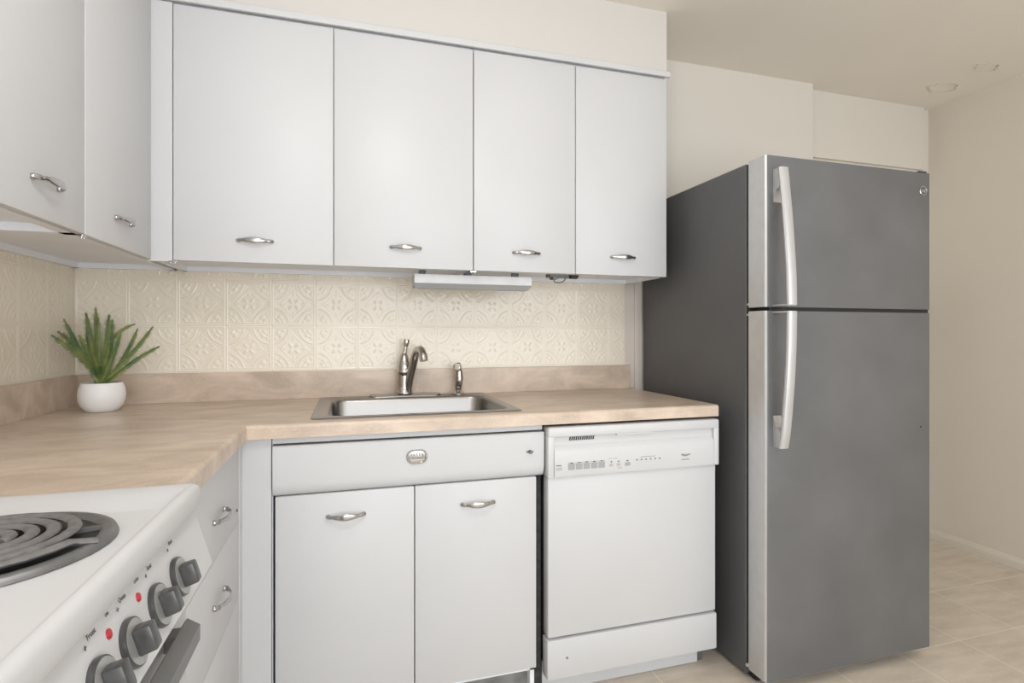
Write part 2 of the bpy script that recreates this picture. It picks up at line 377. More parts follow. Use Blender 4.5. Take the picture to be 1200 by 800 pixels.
# ------------------------------------------------------------ counter
def rounded_rect(x0, x1, y0, y1, r, n=6):
    P = []
    for cx, cy, a0 in ((x1-r, y1-r, 0), (x0+r, y1-r, 90), (x0+r, y0+r, 180), (x1-r, y0+r, 270)):
        for i in range(n+1):
            a = math.radians(a0+90*i/n); P.append((cx+r*math.cos(a), cy+r*math.sin(a)))
    return P
ct = thing('countertop', (1.0, -0.3, CB), 'beige stone-pattern laminate countertop running around the corner', 'countertop')
b = B()
HX0, HX1, HY0, HY1 = 0.853, 1.436, -0.545, -0.105
def slab(x0, x1, y0, y1): box(b, x0, x1, y0, y1, CB+0.0005, CT)
slab(0.001, HX0, -YC+0.012, -0.001); slab(HX1, XD, -YC+0.012, -0.001); slab(HX0, HX1, HY1, -0.001); slab(HX0, HX1, -YC+0.012, HY0)
slab(0.001, XC-0.012, -1.2515, -YC+0.012)
# rounded front noses
def nose(c, r=0.012):
    return [(c+math.sin(a)*0+0, 0) for a in ()]
pts = [(-YC+0.0125, CB)]+[(-YC, CB+0.002)]+[(-YC, CT-0.010)]+[(-YC+0.010-0.010*math.cos(math.radians(a)), CT-0.010+0.010*math.sin(math.radians(a))) for a in (20, 40, 60, 80)]+[(-YC+0.0125, CT)]
prism(b, pts, XC-0.0115, XD, 'x')
pts = [(XC-0.0125, CB)]+[(XC, CB+0.002)]+[(XC, CT-0.010)]+[(XC-0.010+0.010*math.cos(math.radians(a)), CT-0.010+0.010*math.sin(math.radians(a))) for a in (20, 40, 60, 80)]+[(XC-0.0125, CT)]
prism(b, pts, -1.2515, -YC+0.003, 'y')
part('worktop', b, LAM, ct)
b = B(); box(b, 0.001, XD-0.004, -0.020, -0.001, CT-0.001, 1.0195, 0.0025); part('upstand', b, LAM, ct)
b = B(); box(b, 0.001, 0.020, -1.2515, -0.0195, CT-0.001, 1.0195, 0.0025); part('upstand', b, LAM, ct)

# ------------------------------------------------------------ sink
sk = thing('kitchen_sink', (1.14, -0.32, CT), 'single-bowl stainless steel drop-in sink set in the beige counter', 'sink')
b = B()
def loop(P, z): return [b.verts.new((x, y, z)) for x, y in P]
n = 8
def rr(i, r): return rounded_rect(0.812+i, 1.462-i, -0.584+i, -0.030-i, r, n)
outer0 = loop(rr(0, 0.022), CT+0.0004); outer1 = loop(rr(0.004, 0.020), CT+0.0035); outer2 = loop(rr(0.009, 0.018), CT+0.0025)
def br(i, r): return rounded_rect(0.858+i, 1.432-i, -0.540+i, -0.112-i, r, n)
in0 = loop(br(-0.005, 0.060), CT+0.0025); in1 = loop(br(0, 0.056), CT-0.001); in2 = loop(br(0.004, 0.053), CT-0.01)
in3 = loop(br(0.010, 0.050), CT-0.12); in4 = loop(br(0.018, 0.05), CT-0.150); in5 = loop(br(0.04, 0.04), CT-0.163)
seq = [outer0, outer1, outer2, in0, in1, in2, in3, in4, in5]
for a, c in zip(seq, seq[1:]):
    m_ = len(a)
    for i in range(m_): b.faces.new((a[i], a[(i+1) % m_], c[(i+1) % m_], c[i]))
b.faces.new(in5)
bmesh.ops.recalc_face_normals(b, faces=b.faces)
for f in b.faces: pass
part('basin', b, STEEL, sk, True, 50)
b = lathe(B(), [(0.0, 0.004), (0.028, 0.004), (0.034, 0.006), (0.043, 0.004), (0.045, 0.0)], (1.145, -0.33, CT-0.1625), 28)
part('drain', b, CHROME, sk, True, 40)

# ------------------------------------------------------------ faucet
fx, fy = 1.134, -0.066
fc = thing('faucet', (fx, fy, CT+0.0025), 'polished nickel single-lever gooseneck faucet behind the sink bowl', 'faucet')
b = B(); P = rounded_rect(0.995, 1.275, fy-0.026, fy+0.026, 0.025, 6)
z = CT+0.0028
lo = [b.verts.new((x, y, z)) for x, y in P]; hi = [b.verts.new((x, y, z+0.006)) for x, y in P]
P2 = rounded_rect(1.000, 1.270, fy-0.021, fy+0.021, 0.020, 6); tp = [b.verts.new((x, y, z+0.0095)) for x, y in P2]
for a, c in ((lo, hi), (hi, tp)):
    for i in range(len(a)): b.faces.new((a[i], a[(i+1) % len(a)], c[(i+1) % len(a)], c[i]))
b.faces.new(tp); b.faces.new(lo[::-1]); bmesh.ops.recalc_face_normals(b, faces=b.faces)
part('base_plate', b, NICKEL, fc, True, 40)
z0 = z+0.009
b = lathe(B(), [(0.034, 0), (0.035, 0.004), (0.033, 0.009), (0.0305, 0.012), (0.0295, 0.03), (0.0285, 0.07), (0.0285, 0.083), (0.0298, 0.085), (0.0298, 0.088), (0.0282, 0.090), (0.027, 0.105), (0.0235, 0.125), (0.017, 0.147), (0.010, 0.160), (0, 0.162)], (fx-0.004, fy, z0), 32)
part('body', b, NICKEL, fc, True, 50)
b = B(); tube(b, [(fx-0.004, fy, z0+0.150), (fx+0.000, fy+0.004, z0+0.172), (fx+0.004, fy+0.006, z0+0.195), (fx+0.006, fy+0.006, z0+0.215)], lambda t: (0.0075+0.0045*max(0, math.sin(PI*(t*1.5-0.75))) if t > 0.5 else 0.010-0.005*t, 0.0075+0.0045*max(0, math.sin(PI*(t*1.5-0.75))) if t > 0.5 else 0.010-0.005*t), 14)
part('lever', b, NICKEL, fc, True, 60)
b = B(); tube(b, [(fx+0.006, fy-0.012, z0+0.010), (fx+0.014, fy-0.022, z0+0.060), (fx+0.026, fy-0.036, z0+0.115), (fx+0.033, fy-0.050, z0+0.152), (fx+0.041, fy-0.072, z0+0.174), (fx+0.049, fy-0.098, z0+0.176), (fx+0.054, fy-0.120, z0+0.162), (fx+0.057, fy-0.130, z0+0.136)], lambda t: (0.0175-0.0040*t if t < 0.85 else 0.0141+0.03*min(0.06, t-0.85),)*2, 18)
part('spout', b, NICKEL, fc, True, 60)

sx, sy = 1.347, -0.066
sp = thing('side_sprayer', (sx, sy, CT+0.0025), 'short nickel side sprayer standing right of the faucet', 'sprayer')
b = lathe(B(), [(0.026, 0), (0.0265, 0.004), (0.020, 0.010), (0.0135, 0.016), (0.0135, 0.028), (0.016, 0.032)], (sx, sy, CT+0.0027), 24); part('base', b, NICKEL, sp, True, 45)
b = B(); tube(b, [(sx, sy, CT+0.030), (sx+0.003, sy-0.001, CT+0.055), (sx+0.004, sy-0.002, CT+0.085), (sx+0.000, sy-0.006, CT+0.112), (sx-0.005, sy-0.014, CT+0.122)], lambda t: (0.013+0.0035*math.sin(PI*min(1, t*1.6)), 0.013+0.0035*math.sin(PI*min(1, t*1.6))), 16)
part('wand', b, NICKEL, sp, True, 60)
rot = Vector((0, 0, 1)).rotation_difference(Vector((-0.35, -0.85, 0.15)).normalized()).to_matrix()
b = lathe(B(), [(0.0, -0.012), (0.012, -0.010), (0.0165, 0.0), (0.0165, 0.014), (0.014, 0.018), (0.013, 0.0185), (0.0, 0.016)], (sx-0.004, sy-0.010, CT+0.113), 24, rot=rot)
part('spray_head', b, NICKEL, sp, True, 40)

# ------------------------------------------------------------ under-cabinet lamp and bracket
ul = thing('under_cabinet_lamp', (1.345, -0.25, ZU), 'slim grey strip lamp screwed under the wall cabinets above the faucet', 'lamp')
pts = [(-0.29, 1.378), (-0.29, 1.346), (-0.272, 1.338), (-0.215, 1.338), (-0.205, 1.378)]
part('housing', prism(B(), pts, 1.145, 1.588, 'x'), LAMPH, ul)
pts = [(-0.291, 1.3465), (-0.274, 1.330), (-0.213, 1.330), (-0.209, 1.3375), (-0.272, 1.3385)]
part('diffuser', prism(B(), pts, 1.147, 1.582, 'x'), LAMPD, ul, label='grey translucent lower cover')
for x in (1.18, 1.352, 1.54): part('bracket', bx(x-0.012, x+0.012, -0.24, -0.215, 1.377, ZU+0.019), GREY, ul)
br_ = thing('mounting_bracket', (1.69, -0.2, ZU), 'small dark metal bracket left under the wall cabinets right of the strip lamp', 'bracket')
b = B(); box(b, 1.665, 1.785, -0.285, -0.235, ZU-0.008, ZU+0.0188, 0.001); box(b, 1.68, 1.70, -0.28, -0.24, ZU-0.016, ZU-0.007); part('plate', b, GREY, br_)
b = B(); box(b, 1.745, 1.775, -0.30, -0.28, ZU-0.014, ZU+0.002, 0.002); part('clip', b, BLACK, br_)
b = B(); tube(b, [(1.69, -0.26, ZU-0.014), (1.70, -0.25, ZU-0.026), (1.73, -0.25, ZU-0.024), (1.74, -0.26, ZU-0.010)], 0.0022, 8); part('wire', b, GREY, br_, True)

# ------------------------------------------------------------ sink base cabinet
sb = thing('sink_base_cabinet', (1.115, -0.3, FZ), 'white sink base cabinet with two doors, a false drawer front and an oval chrome badge', 'kitchen cabinet')
b = B()
box(b, 0.642, 0.658, -0.600, -0.02, FZ, CB-0.001)
box(b, 0.70, 0.716, -0.590, -0.02, FZ+0.10, CB-0.001); box(b, 1.480, 1.494, -0.590, -0.02, FZ+0.03, CB-0.22)
box(b, 0.70, 1.494, -0.590, -0.02, FZ+0.10, FZ+0.115)
part('body', b, WHITE_IN, sb)
part('filler_panel', bx(0.622, 0.7135, -0.611, -0.5905, FZ, CB-0.0005, bev=0.001), WHITE, sb)
part('top_rail', bx(0.7155, 1.517, -0.605, -0.585, 0.8545, CB-0.0005, bev=0.001), WHITE, sb)
# false drawer front: flat face with rolled lower edge and rounded corner
yf = -0.618
pr = [(-0.598, 0.850), (yf+0.003, 0.850), (yf, 0.847), (yf, 0.745)]+[(yf+0.024-0.024*math.cos(math.radians(a)), 0.745-0.038*math.sin(math.radians(a))) for a in (15, 30, 45, 60, 75, 90)]+[(-0.594, 0.7072), (-0.590, 0.712), (-0.590, 0.85)]
ap = part('drawer_front', prism(B(), pr, 0.7175, 1.518, 'x'), WHITE, sb, True, 30)
b = B()
P = rounded_rect(-0.031, 0.031, -0.021, 0.021, 0.019, 8); c0 = (1.115, 0.797)
def ring(s, y): return [b.verts.new((c0[0]+x*s, y, c0[1]+zz*s)) for x, zz in P]
R_ = [ring(1, yf+0.0003), ring(1, yf-0.003), ring(0.93, yf-0.0055), ring(0.82, yf-0.0055), ring(0.78, yf-0.0035), ring(0.5, yf-0.0042)]
for a, c in zip(R_, R_[1:]):
    for i in range(len(a)): b.faces.new((a[i], a[(i+1) % len(a)], c[(i+1) % len(a)], c[i]))
b.faces.new(R_[-1]); bmesh.ops.recalc_face_normals(b, faces=b.faces)
bd = part('badge', b, CHROME, ap, True, 40, 'chrome oval badge')
b = B()                                                          # raised scroll work across the badge
for k in range(5): box(b, c0[0]-0.019+k*0.008, c0[0]-0.014+k*0.008, yf-0.0062, yf-0.0035, c0[1]+0.004, c0[1]+0.011, 0.0008)
for k in range(6): box(b, c0[0]-0.021+k*0.0073, c0[0]-0.0165+k*0.0073, yf-0.0062, yf-0.0035, c0[1]-0.006, c0[1]+0.001, 0.0008)
box(b, c0[0]-0.018, c0[0]+0.018, yf-0.006, yf-0.0035, c0[1]-0.011, c0[1]-0.009, 0.0006)
obj_ = part('badge_relief', b, CHROME, ap)
rot = Vector((0, 0, 1)).rotation_difference(Vector((0, -1, 0))).to_matrix()
b = lathe(B(), [(0.0055, 0), (0.0055, 0.003), (0.003, 0.004), (0.003, 0.012), (0.005, 0.014), (0.004, 0.017), (0, 0.018)], (1.470, yf, 0.790), 14, rot=rot); box(b, 1.459, 1.481, yf-0.004, yf-0.001, 0.788, 0.792); part('catch', b, GREY, ap, True, 40, 'small dark catch screw')
for a, c, hx in ((0.7235, 1.108, 0.913), (1.1105, 1.4945, 1.303)):
    d = part('door', bx(a, c, -0.611, -0.592, 0.096, 0.7065, bev=0.0028), WHITE, sb, True, 40)
    pull(d, (hx, -0.611, 0.640), X_, -Y_, Z_)
b = B(); box(b, 0.7135, 1.494, -0.560, -0.545, FZ, FZ+0.099); part('toe_kick', b, mat('mottled_grey_toe_kick', (0.30, 0.30, 0.30), 0.5, 0.2, vary=0.5, vscale=15), sb)  # grey base with random darker mottling
part('gap_shade', bx(1.4955, 1.5185, -0.585, -0.570, FZ, 0.705), DARKGAP, sb, label='dark strip standing in for the shade in the gap beside the dishwasher')  # dark sheet gives the open gap its shade by colour

# ------------------------------------------------------------ drawer base cabinet on the left run
db = thing('drawer_base_cabinet', (0.32, -0.93, FZ), 'white drawer base cabinet between the range and the inside corner', 'kitchen cabinet')
part('body', bx(0.005, 0.618, -1.2495, -0.625, FZ, CB-0.001), WHITE_IN, db)
part('side_stile', bx(0.619, 0.6403, -0.6485, -0.6112, FZ, CB-0.001, bev=0.001), WHITE, db)
for (z0_, z1_, hz) in ((0.6635, 0.869, 0.752), (0.4545, 0.6625, 0.566), (0.2, 0.4535, 0.33), (FZ+0.1, 0.199, None)):
    d = part('drawer_front', bx(0.620, 0.6385, -1.2485, -0.650, z0_, z1_, bev=0.0008), WHITE, db, True, 40)
    if hz: pull(d, (0.6385, -0.885, hz), Y_, X_, Z_)
b = lathe(B(), [(0.004, 0), (0.004, 0.002), (0.002, 0.004), (0, 0.0042)], (0.6385, -0.68, 0.70), 12, rot=Vector((0, 0, 1)).rotation_difference(Vector((1, 0, 0))).to_matrix()); part('screw', b, GREY, db)

# ------------------------------------------------------------ dishwasher
DX0, DX1, DY = 1.5235, 2.1605, -0.6313
dw = thing('dishwasher', ((DX0+DX1)/2, -0.3, FZ), 'white built-in dishwasher between the sink cabinet and the refrigerator', 'dishwasher')
part('tub', bx(DX0+0.006, DX1-0.02, -0.585, -0.03, 0.088, 0.862), DARKGAP, dw)
b = B()
# control fascia: frame with recessed pocket handle and label panel
zt, zb = 0.8655, 0.7055
yp = DY-0.012
def fbox(x0, x1, z0, z1, y0, bev=0.0): box(b, x0, x1, y0, -0.586, z0, z1, bev)
fbox(DX0, DX1, 0.833, zt, yp, 0.006); fbox(DX0, DX0+0.020, zb, 0.838, yp+0.002, 0.003); fbox(DX1-0.020, DX1, zb, 0.838, yp+0.002, 0.003)
fbox(DX0+0.012, DX1-0.012, zb, 0.840, yp+0.016)
# sloped floor of the grip channel and the raised label panel
prism(b, [(yp+0.016, 0.806), (yp+0.004, 0.792), (yp+0.0025, 0.786), (yp+0.0015, 0.712), (yp+0.004, 0.7055), (yp+0.02, 0.7055), (yp+0.02, 0.806)], DX0+0.021, DX1-0.021, 'x')
cp = part('control_panel', b, PLASTIC, dw, True, 35)
yl = yp+0.0016
b = B(); prism(b, [(0, 0), (1, 0), (1, 1), (0, 1)], 0, 1, 'y')
b.clear()
for k in range(12):
    x = 1.600+k*0.0075
    prism(b, [(x, 0.819), (x+0.0045, 0.819), (x+0.0065, 0.831), (x+0.002, 0.831)], yp+0.0145, yp+0.0165, 'y')
part('vent', b, INK, cp, label='slanted black vent slots')
part('pocket_latch', bx(1.765, 1.90, yp+0.003, yp+0.0165, 0.8285, 0.8345, bev=0.002), PLASTIC, cp)
def fy_(z): return yp+0.0015+(z-0.712)/(0.786-0.712)*0.001-0.0004
def mark(x, z, w_, h_, m, name='control_marking', lab=None):
    return part(name, bx(x-w_/2, x+w_/2, fy_(z)-0.0006, fy_(z)+0.002, z-h_/2, z+h_/2), m, cp, label=lab)
for k in range(5):
    x = 1.603+k*0.0265
    mark(x, 0.737, 0.0225, 0.019, mat('key_grey', (0.36, 0.36, 0.37), 0.5) if k == 0 else bpy.data.materials['key_grey'], 'button', 'grey printed cycle button')
    mark(x, 0.7495, 0.0225, 0.0008, INKG); mark(x, 0.7495, 0.006, 0.0028, INK, 'indicator_light')
for k in range(3): mark(1.553+k*0.0065, 0.744, 0.0038, 0.0032, INK, 'indicator_light')
mark(1.560, 0.733, 0.020, 0.009, mat('pale_grey_print', (0.46, 0.46, 0.46), 0.5), 'button')
for k in range(2): mark(1.744+k*0.026, 0.744, 0.0045, 0.0035, INK, 'indicator_light'); mark(1.744+k*0.026, 0.7335, 0.013, 0.009, bpy.data.materials['pale_grey_print'], 'button')
mark(1.803, 0.744, 0.006, 0.0035, INK, 'indicator_light'); mark(1.803, 0.733, 0.019, 0.011, bpy.data.materials['key_grey'], 'button')
mark(1.775, 0.723, 0.014, 0.004, bpy.data.materials['pale_grey_print'])
for k in range(6): mark(1.838+k*0.0172, 0.744, 0.0045, 0.0036, INK, 'indicator_light')
mark(1.880, 0.753, 0.055, 0.0012, INKG); mark(1.750, 0.755, 0.035, 0.0012, bpy.data.materials['pale_grey_print'])
b = B(); tube(b, [(2.008, fy_(0.75)-0.0004, 0.7525), (2.018, fy_(0.75)-0.0004, 0.7465), (2.030, fy_(0.75)-0.0004, 0.7465), (2.040, fy_(0.75)-0.0004, 0.752)], lambda t: (0.0008, 0.0013), 8, up=Vector((0, 1, 0))); part('brand_swoosh', b, INKG, cp)
text('lettering', 'Whirlpool', 0.0085, INKG, cp, at(2.007, fy_(0.75)-0.0006, 0.7475))
mark(2.024, 0.7335, 0.030, 0.0022, INKG)
part('door', bx(DX0+0.003, DX1-0.007, DY, -0.586, 0.193, 0.7045, bev=0.004), WHITE, dw, True, 40)
b = bx(DX0, DX1-0.004, DY-0.004, -0.586, 0.060, 0.186, bev=0.005)
ap2 = part('access_panel', b, WHITE, dw, True, 40)
b = lathe(B(), [(0.004, 0), (0.004, 0.002), (0.0015, 0.003), (0, 0.003)], (1.590, DY-0.004, 0.125), 12, rot=Vector((0, 0, 1)).rotation_difference(Vector((0, -1, 0))).to_matrix()); part('screw', b, INKG, ap2)
part('toe_panel', bx(1.53, 2.125, -0.566, -0.550, FZ+0.002, 0.085), WHITE, dw)
part('foot', bx(2.128, 2.150, -0.56, -0.53, FZ, 0.07), GREY, dw); part('foot', bx(1.534, 1.550, -0.50, -0.47, FZ, 0.02), GREY, dw)

# ------------------------------------------------------------ refrigerator
ZS0, ZS1 = 1.2385, 1.2515
FX0, FX1 = 2.2236, 2.9552
fr = thing('refrigerator', ((FX0+FX1)/2, -0.4, FZ), 'grey stainless top-freezer refrigerator with dark side panel beside the counter', 'refrigerator')
part('body', bx(FX0, FX1, -0.700, -0.022, FZ+0.02, 1.7448, bev=0.004), FSIDE, fr, label='dark grey textured cabinet')
b = B(); box(b, FX0+0.004, FX1-0.004, -0.716, -0.699, FZ+0.04, 1.741); box(b, FX0+0.02, FX1-0.002, -0.785, -0.713, ZS0-0.004, ZS1+0.004); part('door_gasket', b, BLACK, fr, label='black gasket')
def door(z0, z1, name):
    # aluminium-edged slab with a rounded left front corner; face and edge are separate skins
    yb_, yf_ = -0.7125, -0.7917; r = 0.012
    P = [(FX0, yb_)]+[(FX0+r-r*math.cos(math.radians(a)), yf_+r-r*math.sin(math.radians(a))) for a in (0, 20, 40, 60)]
    e0 = [(FX0+r-r*math.cos(math.radians(a)), yf_+r-r*math.sin(math.radians(a))) for a in (60, 75, 90)]
    f = e0+[(FX1-0.006, yf_), (FX1-0.0018, yf_+0.0018), (FX1, yf_+0.006), (FX1, yb_), (FX0+0.02, yb_)]
    d = part(name, prism(B(), f, z0, z1, 'z'), FDOOR, fr, True, 30, 'brushed grey stainless face')
    g = P+[(FX0+0.012, yf_+0.006), (FX0+0.021, yb_)]
    part('edge_trim', prism(B(), g, z0+0.0005, z1+0.0005, 'z'), FEDGE, d, True, 45, 'bright satin side edge')
    return d
ZS0, ZS1 = 1.2385, 1.2515
fd = door(ZS1, 1.7484, 'freezer_door'); rd = door(FZ+0.043, ZS0, 'refrigerator_door')
def handle(pts_zy, mount, parent, zend):
    b = B()
    x0, x1 = 2.2515, 2.288
    Q = catmull([(0, y, z) for z, y in pts_zy], 5)
    sec = [(x0, 0.0), (x0+0.003, -0.005), (x0+0.010, -0.0075), (x1-0.010, -0.0075), (x1-0.003, -0.005), (x1, 0.0), (x1-0.002, 0.006), (x0+0.002, 0.006)]
    rings = [[b.verts.new((x, q.y+dy+0.006, q.z)) for x, dy in sec] for q in Q]
    for a, c in zip(rings, rings[1:]):
        for j in range(8): b.faces.new((a[j], a[(j+1) % 8], c[(j+1) % 8], c[j]))
    b.faces.new(rings[0]); b.faces.new(rings[-1][::-1])
    bmesh.ops.recalc_face_normals(b, faces=b.faces)
    h = part('handle', b, FHAND, parent, True, 35, 'bowed satin silver handle')
    z0_, z1_ = mount
    sgn = 1 if z1_ > zend else -1
    b = B(); far = z1_ if sgn > 0 else z0_; near = z0_ if sgn > 0 else z1_
    # wedge foot joining the far end of the bow to the door
    prism(b, [(-0.7915, far), (-0.812, far-sgn*0.001), (-0.819, far-sgn*0.004), (-0.823, near+sgn*0.012), (-0.817, near), (-0.802, near-sgn*0.008), (-0.7915, near-sgn*0.045)], 2.254, 2.285, 'x')
    part('handle_mount', b, FHAND, h, False)
    b = B(); box(b, 2.2515, 2.288, -0.855, -0.7905, zend, zend+0.006, 0.0015); part('end_bracket', b, FHAND, h)
handle([(1.703, -0.8245), (1.62, -0.834), (1.55, -0.842), (1.45, -0.851), (1.35, -0.858), (1.256, -0.8605)], (1.640, 1.703), fd, 1.2525)
handle([(1.235, -0.8605), (1.12, -0.858), (1.02, -0.852), (0.92, -0.843), (0.84, -0.834), (0.792, -0.8245)], (0.792, 0.850), rd, 1.2305)
# round badge
rot = Vector((0, 0, 1)).rotation_difference(Vector((0, -1, 0))).to_matrix()
bg_ = part('badge', lathe(B(), [(0.0, 0.0), (0.0175, 0), (0.0175, 0.003), (0.0155, 0.0042), (0.0135, 0.0034), (0.0132, 0.0024), (0, 0.0024)], (2.917, -0.7916, 1.682), 32, rot=rot), CHROME, fd, True, 35, 'round chrome monogram badge')
part('badge_disc', lathe(B(), [(0.013, 0.0), (0.013, 0.0028), (0, 0.0028)], (2.917, -0.7916, 1.682), 32, rot=rot), mat('badge_dark', (0.09, 0.09, 0.09), 0.35), fd)
text('monogram', 'GE', 0.0150, FHAND, fd, at(2.917, -0.7950, 1.6768), 0.0004, 'CENTER')
part('dent', lathe(B(), [(0.0, 0.0012), (0.0035, 0.001), (0.0042, 0)], (2.908, -0.7916, 0.826), 14, rot=rot), INK, rd, label='small black spot on the door')
for z_ in (1.228, 1.263): part('hinge_screw', lathe(B(), [(0.004, 0), (0.004, 0.003), (0, 0.005)], (FX0+0.0045, -0.7065, z_), 10, rot=Vector((0, 0, 1)).rotation_difference(Vector((-1, 0, 0))).to_matrix()), FEDGE, fr)
b = B(); lathe(b, [(0.006, 0), (0.006, 0.006), (0, 0.008)], (FX0+0.002, -0.708, FZ+0.055), 10, rot=Vector((0, 0, 1)).rotation_difference(Vector((-1, 0, 0))).to_matrix()); part('hinge_pin', b, FEDGE, fr)
b = B(); box(b, 2.905, 2.942, -0.789, -0.700, 1.7486, 1.7555, 0.002); part('hinge_cover', b, BLACK, fr)
b = B(); box(b, FX0+0.02, FX1-0.02, -0.728, -0.66, FZ+0.008, FZ+0.040); part('toe_grille', b, BLACK, fr, label='black toe grille')
for x in (FX0+0.06, FX1-0.06):
    for y in (-0.64, -0.10): part('foot', lathe(B(), [(0.02, 0), (0.02, 0.010), (0.012, 0.012), (0.012, 0.024)], (x, y, FZ), 16), BLACK, fr)


# ------------------------------------------------------------ electric range
RB = -1.2575; RFr = -2.02
rg = thing('electric_range', (0.34, -1.64, FZ), 'white electric coil range with charcoal knobs at the left picture edge', 'stove')
part('body', bx(0.01, 0.655, RFr, RB-0.001, FZ+0.02, 0.886), WHITE, rg)
b = B()
# pressed cooktop: raised rolled rim falling to a flat pan
def rloop(x0, x1, y0, y1, r, z): return [b.verts.new((x, y, z)) for x, y in rounded_rect(x0, x1, y0, y1, r, 6)]
L_ = [rloop(0.01, 0.690, RFr, RB, 0.012, 0.887), rloop(0.008, 0.691, RFr-0.002, RB+0.0015, 0.012, 0.890), rloop(0.008, 0.692, RFr-0.002, RB+0.0015, 0.014, 0.914), rloop(0.010, 0.690, RFr+0.001, RB-0.0005, 0.012, 0.919), rloop(0.015, 0.6855, RFr+0.004, RB-0.006, 0.012, 0.9225), rloop(0.025, 0.6800, RFr+0.010, RB-0.015, 0.012, 0.923),
      rloop(0.045, 0.6745, RFr+0.03, RB-0.045, 0.012, 0.920), rloop(0.075, 0.6695, RFr+0.04, RB-0.075, 0.014, 0.913), rloop(0.088, 0.6655, RFr+0.05, RB-0.088, 0.014, 0.9105), rloop(0.092, 0.662, RFr+0.052, RB-0.092, 0.014, 0.910)]
for a, c in zip(L_, L_[1:]):
    for i in range(len(a)): b.faces.new((a[i], a[(i+1) % len(a)], c[(i+1) % len(a)], c[i]))
b.faces.new(L_[-1]); b.faces.new(L_[0][::-1]); bmesh.ops.recalc_face_normals(b, faces=b.faces)
part('cooktop', b, WHITE, rg, True, 50)
def burner(cx_, cy_, R, z=0.9105):
    t = part('drip_bowl', lathe(B(), [(0.0, 0.0015), (R*0.35, 0.0015), (R*0.80, 0.0018), (R*0.86, 0.0035)], (cx_, cy_, z), 48), BOWL, rg, True, 60, 'dark sooty drip bowl')
    part('rim', lathe(B(), [(R*0.84, 0.0), (R*0.85, 0.0045), (R*0.88, 0.0075), (R*0.93, 0.0085), (R*0.98, 0.0065), (R, 0.0005), (R*0.98, -0.001), (R*0.84, 0.0)], (cx_, cy_, z), 64), RIM, t, True, 60)
    b = B(); pts = []
    r0, r1, T = 0.024, R*0.80, 4.0
    for i in range(int(T*28)+1):
        a = i/28*2*PI; r = r0+(r1-r0)*(a/(2*PI*T)); pts.append((cx_+r*math.cos(a-0.3), cy_+r*math.sin(a-0.3), z+0.0135))
    a = T*2*PI-0.3; pts.append((cx_+R*0.86*math.cos(a+0.10), cy_+R*0.86*math.sin(a+0.10), z+0.010)); pts.append((cx_+R*0.95*math.cos(a+0.16), cy_+R*0.95*math.sin(a+0.16), z+0.008))
    tube(b, pts, lambda t: (0.0072, 0.0040), 10, k=1)
    part('heating_coil', b, COIL, t, True, 60, 'spiral heating element')
    part('coil_cap', lathe(B(), [(0.019, 0), (0.019, 0.004), (0.015, 0.006), (0, 0.006)], (cx_, cy_, z+0.010), 24), COIL, t, True, 40)
    b = B()
    for k in range(3):
        a = 0.35+k*2*PI/3; d = Vector((math.cos(a), math.sin(a), 0)); n_ = Vector((-d.y, d.x, 0)); p0 = Vector((cx_, cy_, z+0.004))
        vs = [b.verts.new(p0+d*s+n_*w_+Vector((0, 0, h_))) for s in (0.01, R*0.86) for w_ in (-0.0012, 0.0012) for h_ in (0, 0.006)]
        for f in ((0, 1, 3, 2), (4, 6, 7, 5), (0, 4, 5, 1), (2, 3, 7, 6), (0, 2, 6, 4), (1, 5, 7, 3)): b.faces.new([vs[i] for i in f])
    bmesh.ops.recalc_face_normals(b, faces=b.faces); part('coil_support', b, GREY, t)
burner(0.515, -1.475, 0.131); burner(0.19, -1.475, 0.10); burner(0.515, -1.80, 0.10); burner(0.19, -1.80, 0.131)
# slanted knob fascia
pt_, pb_ = (0.680, 0.884), (0.708, 0.790)
poly = [(0.655, 0.8865), (0.679, 0.8865), pt_, pb_, (0.703, 0.783), (0.655, 0.780)]
fa = part('control_panel', prism(B(), poly, RFr, RB-0.001, 'y'), WHITE, rg, True, 30)
nrm = Vector((pt_[1]-pb_[1], 0, pb_[0]-pt_[0])).normalized()
upv = Vector((pt_[0]-pb_[0], 0, pt_[1]-pb_[1])).normalized()
def onp(y, s):  # s = 0 bottom .. 1 top
    return Vector((pb_[0]+(pt_[0]-pb_[0])*s, y, pb_[1]+(pt_[1]-pb_[1])*s))
rotn = Matrix((Vector((0, 1, 0)), upv, nrm)).transposed()
for k, y in enumerate((-1.400, -1.482, -1.566, -1.640, -1.82)):
    c = onp(y, 0.405)
    q = part('knob', lathe(B(), [(0.0, 0.0), (0.0265, 0.0), (0.0270, 0.003), (0.0262, 0.0058), (0.0245, 0.0065), (0.0, 0.0065)], c, 36, rot=rotn), KNOB, fa, True, 40, 'charcoal knob with square grip')
    part('dial_face', lathe(B(), [(0.0243, 0.0060), (0.0243, 0.0070), (0.0, 0.0070)], c, 36, rot=rotn), DIAL, q, True, 40, 'grey metal dial face')
    b = B(); box(b, -0.0095, 0.0095, -0.0150, 0.0150, 0.0068, 0.0250, 0.0025)
    for v in b.verts: v.co = Vector((v.co.x*(1-0.12*(v.co.z-0.01)/0.027), v.co.y*(1-0.08*(v.co.z-0.01)/0.027), v.co.z)); v.co = rotn @ v.co + c
    part('grip', b, KNOB, q, True, 40)
for y in (-1.520, -1.600): 
    c = onp(y, 0.72)
    part('indicator_light', lathe(B(), [(0.0055, 0.0), (0.005, 0.0015), (0, 0.002)], c, 16, rot=rotn), RED, fa, True, 40, 'red indicator light')
PM = Matrix(((0, upv.x, nrm.x, 0), (1, upv.y, nrm.y, 0), (0, upv.z, nrm.z, 0), (0, 0, 0, 1)))
